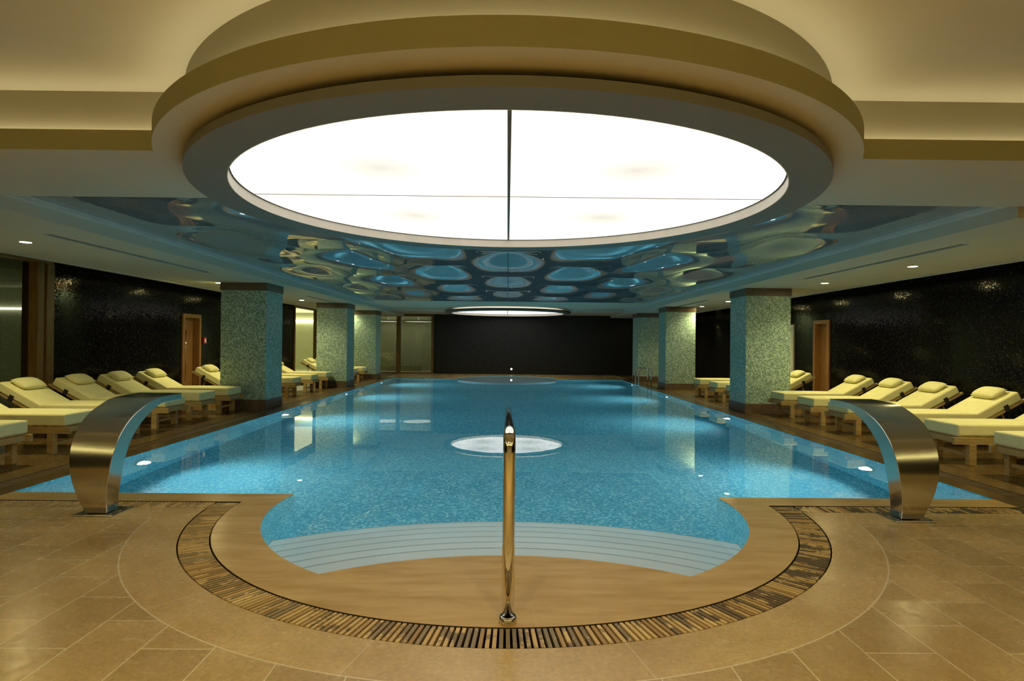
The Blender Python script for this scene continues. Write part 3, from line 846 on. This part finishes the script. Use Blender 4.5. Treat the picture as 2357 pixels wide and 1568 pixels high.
# ------------------------------------------------------------------ loungers
def cushion(bm, L, W, T, M, r=0.03, puff=0.012):
    nx_, ny_ = 10, 6
    top = {}; bot = {}
    for i in range(nx_+1):
        for j in range(ny_+1):
            u, v = i/nx_, j/ny_
            b = puff * (1 - (2*u-1)**4) * (1 - (2*v-1)**4)
            top[i, j] = bm.verts.new(M @ Vector((u*L, (v-0.5)*W, T + b)))
            bot[i, j] = bm.verts.new(M @ Vector((u*L, (v-0.5)*W, 0)))
    for i in range(nx_):
        for j in range(ny_):
            bm.faces.new((top[i, j], top[i+1, j], top[i+1, j+1], top[i, j+1]))
            bm.faces.new((bot[i, j], bot[i, j+1], bot[i+1, j+1], bot[i+1, j]))
    for i in range(nx_):
        for j in (0, ny_): bm.faces.new((top[i, j], top[i+1, j], bot[i+1, j], bot[i, j]))
    for j in range(ny_):
        for i in (0, nx_): bm.faces.new((top[i, j], top[i, j+1], bot[i, j+1], bot[i, j]))
def pillow(bm, LX_, LY_, T, M):
    n = 14
    top = {}; bot = {}
    for i in range(n+1):
        for j in range(n+1):
            u, v = 2*i/n-1, 2*j/n-1
            h = T/2 * (max(0, 1-abs(u)**2.6)*max(0, 1-abs(v)**2.6))**0.55
            sx = 1 - 0.06*(v*v); sy = 1 - 0.06*(u*u)
            top[i, j] = bm.verts.new(M @ Vector((u*LX_/2*sx, v*LY_/2*sy, h)))
            edge = i in (0, n) or j in (0, n)
            bot[i, j] = top[i, j] if edge else bm.verts.new(M @ Vector((u*LX_/2*sx, v*LY_/2*sy, -h)))
    for i in range(n):
        for j in range(n):
            bm.faces.new((top[i, j], top[i+1, j], top[i+1, j+1], top[i, j+1]))
            f = (bot[i, j], bot[i, j+1], bot[i+1, j+1], bot[i+1, j])
            if len(set(f)) == 4: bm.faces.new(f)
SEAT_L, BACK_L, LW, TILT = 1.16, 0.70, 0.62, math.radians(29)
ZF, ZM, TM = 0.25, 0.345, 0.145
def make_lounger():
    root = empty('sun_lounger', (0, 0, 0))
    bm = bmesh.new()
    for s in (-1, 1):
        a, b = sorted((s*(LW/2-0.045), s*(LW/2)))
        box(bm, -0.05, SEAT_L+0.50, a, b, ZF, ZM-0.01)
    for u in (0.0, 0.55, SEAT_L, SEAT_L+0.47): box(bm, u, u+0.04, -LW/2+0.045, LW/2-0.045, ZF+0.01, ZM-0.015)
    obj('frame', bm, TEAK, root, bevel=0.005)
    for u in (0.13, SEAT_L+0.26):
        for s in (-1, 1):
            a, b = sorted((s*(LW/2-0.065), s*(LW/2+0.005)))
            obj('leg', B(u, u+0.085, a, b, 0, ZF), TEAK, root, bevel=0.005)
    obj('stretcher', B(0.155, 0.19, -LW/2+0.065, LW/2-0.065, 0.10, 0.14), TEAK, root, bevel=0.004)
    bm = bmesh.new()
    for k in range(9): box(bm, 0.02 + k*0.128, 0.10 + k*0.128, -LW/2+0.02, LW/2-0.02, ZM-0.010, ZM)
    obj('seat_slats', bm, TEAK, root)
    bm = bmesh.new(); cushion(bm, SEAT_L, LW-0.01, TM, Matrix.Translation((0, 0, ZM)))
    sc_ = obj('seat_cushion', bm, CUSHION, root, smooth=False, bevel=0.022, seg=3); smooth_by_angle(sc_, 50)
    MB = Matrix.Translation((SEAT_L+0.01, 0, ZM-0.005)) @ Matrix.Rotation(-TILT, 4, 'Y')
    bm = bmesh.new()
    for s in (-1, 1):
        a, b = sorted((s*(LW/2-0.05), s*(LW/2-0.01)))
        box(bm, 0.0, BACK_L+0.05, a, b, -0.035, 0.0, MB)
    for k in range(6): box(bm, 0.03+0.118*k, 0.10+0.118*k, -LW/2+0.05, LW/2-0.05, -0.012, 0.0, MB)
    obj('backrest_frame', bm, TEAK, root, bevel=0.004)
    bm = bmesh.new(); cushion(bm, BACK_L, LW-0.01, TM-0.012, MB @ Matrix.Translation((0.005, 0, 0.004)))
    bc = obj('back_cushion', bm, CUSHION, root, bevel=0.022, seg=3); smooth_by_angle(bc, 50)
    p0 = MB @ Vector((0.42, 0, -0.03))
    for s in (-1, 1):
        a, b = sorted((s*(LW/2-0.006), s*(LW/2+0.004)))
        obj('strap', B(BACK_L*0.60, BACK_L*0.60+0.065, a, b, -0.03, 0.055, M=MB), STRAP, bc)
        bm = bmesh.new()
        tube(bm, [(p0.x, s*(LW/2-0.09), p0.z), (SEAT_L+0.46, s*(LW/2-0.09), ZM-0.03)], 0.013, 8)
        obj('prop', bm, TEAK, root)
    bm = bmesh.new(); pillow(bm, 0.25, 0.46, 0.125, MB @ Matrix.Translation((BACK_L-0.17, 0, TM+0.045)))
    obj('pillow', bm, CUSHION, root, smooth=True)
    return root
def copy_tree(o, parent=None):
    c = o.copy(); COL.objects.link(c)
    if parent is not None: c.parent = parent
    for ch in list(o.children): copy_tree(ch, c)
    return c
proto = make_lounger()
FX = 5.36
spots = []
lab_l = {6.62: 'nearest cream sun lounger of the left row, cut off by the left edge',
         7.80: 'second nearest cream sun lounger of the left row, its foot left of the steel spout',
         8.92: 'left cream sun lounger with its pillow in front of the dark window glass',
         9.98: 'left cream sun lounger with its head in front of the wooden window post',
         11.02: 'left cream sun lounger just beyond the one at the window post',
         12.12: 'left cream sun lounger with its foot in front of the nearest left column',
         14.35: 'left cream sun lounger in front of the wooden door, half hidden by the nearest column',
         15.75: 'first cream sun lounger foot showing right of the nearest left column',
         17.15: 'second cream sun lounger right of the nearest left column',
         18.55: 'third cream sun lounger right of the nearest left column',
         21.2: 'cream sun lounger whose head shows before the lit left window',
         22.5: 'farthest left cream sun lounger, foot showing between two columns'}
lab_r = {6.42: 'nearest cream sun lounger of the right row, cut off by the right edge',
         7.55: 'second nearest cream sun lounger of the right row, its foot right of the steel spout',
         8.75: 'right cream sun lounger with the largest visible pillow, head at the far right',
         9.92: 'right cream sun lounger with its foot behind the top of the steel spout',
         11.0: 'second right cream sun lounger from the nearest right column',
         12.15: 'right cream sun lounger with its foot at the nearest right column',
         14.2: 'right cream sun lounger behind the column, head beside the wooden door',
         15.4: 'middle of the three cream sun loungers between the right columns',
         16.75: 'farthest cream sun lounger between the first two right columns'}
first = True
for lab, s in ((lab_l, -1), (lab_r, 1)):
    for y, lb in lab.items():
        o = proto if first else copy_tree(proto)
        first = False
        fx = FX + (0.0 if y < 20 else -0.15)
        if s > 0 and y > 13: fx -= 0.18
        o.location = (s*fx, y, 0.0005); o.rotation_euler = (0, 0, 0 if s > 0 else PI)
        tag(o, lb, 'sun lounger', 'cream sun loungers along both sides of the pool')

# ------------------------------------------------------------------- lights
# unseen fill lamps added behind the viewer to brighten the near floor
for x in (-4.2, -1.2, 1.2, 4.2):
    t_ = empty('downlight', (x, -0.6, ZC), label='added unseen fill lamp in the high ceiling behind the viewer', cat='downlight', group='added fill lamps behind the viewer')
    bm = disc(bmesh.new(), 0.07, -0.002, n=28); obj('lens', bm, LENS, t_)
    L = bpy.data.lights.new('added_fill_beam', 'SPOT'); L.energy = 260; L.color = (1.0, 0.86, 0.45)
    L.spot_size = 2.4; L.spot_blend = 0.9; L.shadow_soft_size = 0.06
    lo = bpy.data.objects.new('added_fill_beam', L); lo.location = (0, 0, -0.03); link(lo, t_)

w = bpy.data.worlds.new('World'); scene.world = w; w.use_nodes = True
w.node_tree.nodes['Background'].inputs[0].default_value = (0.02, 0.02, 0.018, 1)
w.node_tree.nodes['Background'].inputs[1].default_value = 0.2

# ------------------------------------------------------------------- camera
cam = bpy.data.cameras.new('camera'); co = bpy.data.objects.new('camera', cam); link(co)
cam.sensor_fit = 'HORIZONTAL'; cam.sensor_width = 36.0; cam.lens = 21.57
yaw, pitch, roll = math.radians(-0.426), math.radians(0.284), 0.0095
Mr = Matrix.Rotation(yaw, 4, 'Z') @ Matrix.Rotation(PI/2 + pitch, 4, 'X') @ Matrix.Rotation(roll, 4, 'Z')
co.matrix_world = Matrix.Translation((0, 0, 1.4)) @ Mr
cam.clip_start = 0.05
scene.camera = co

scene.view_settings.view_transform = 'Standard'
scene.view_settings.look = 'None'
scene.view_settings.gamma = 1.0
scene.view_settings.use_curve_mapping = False
scene.view_settings.exposure = 0.1
scene.cycles.sample_clamp_indirect = 6.0
scene.cycles.blur_glossy = 0.0
scene.cycles.max_bounces = 10
scene.cycles.diffuse_bounces = 5
scene.cycles.glossy_bounces = 6
scene.cycles.transmission_bounces = 8
scene.cycles.transparent_max_bounces = 8
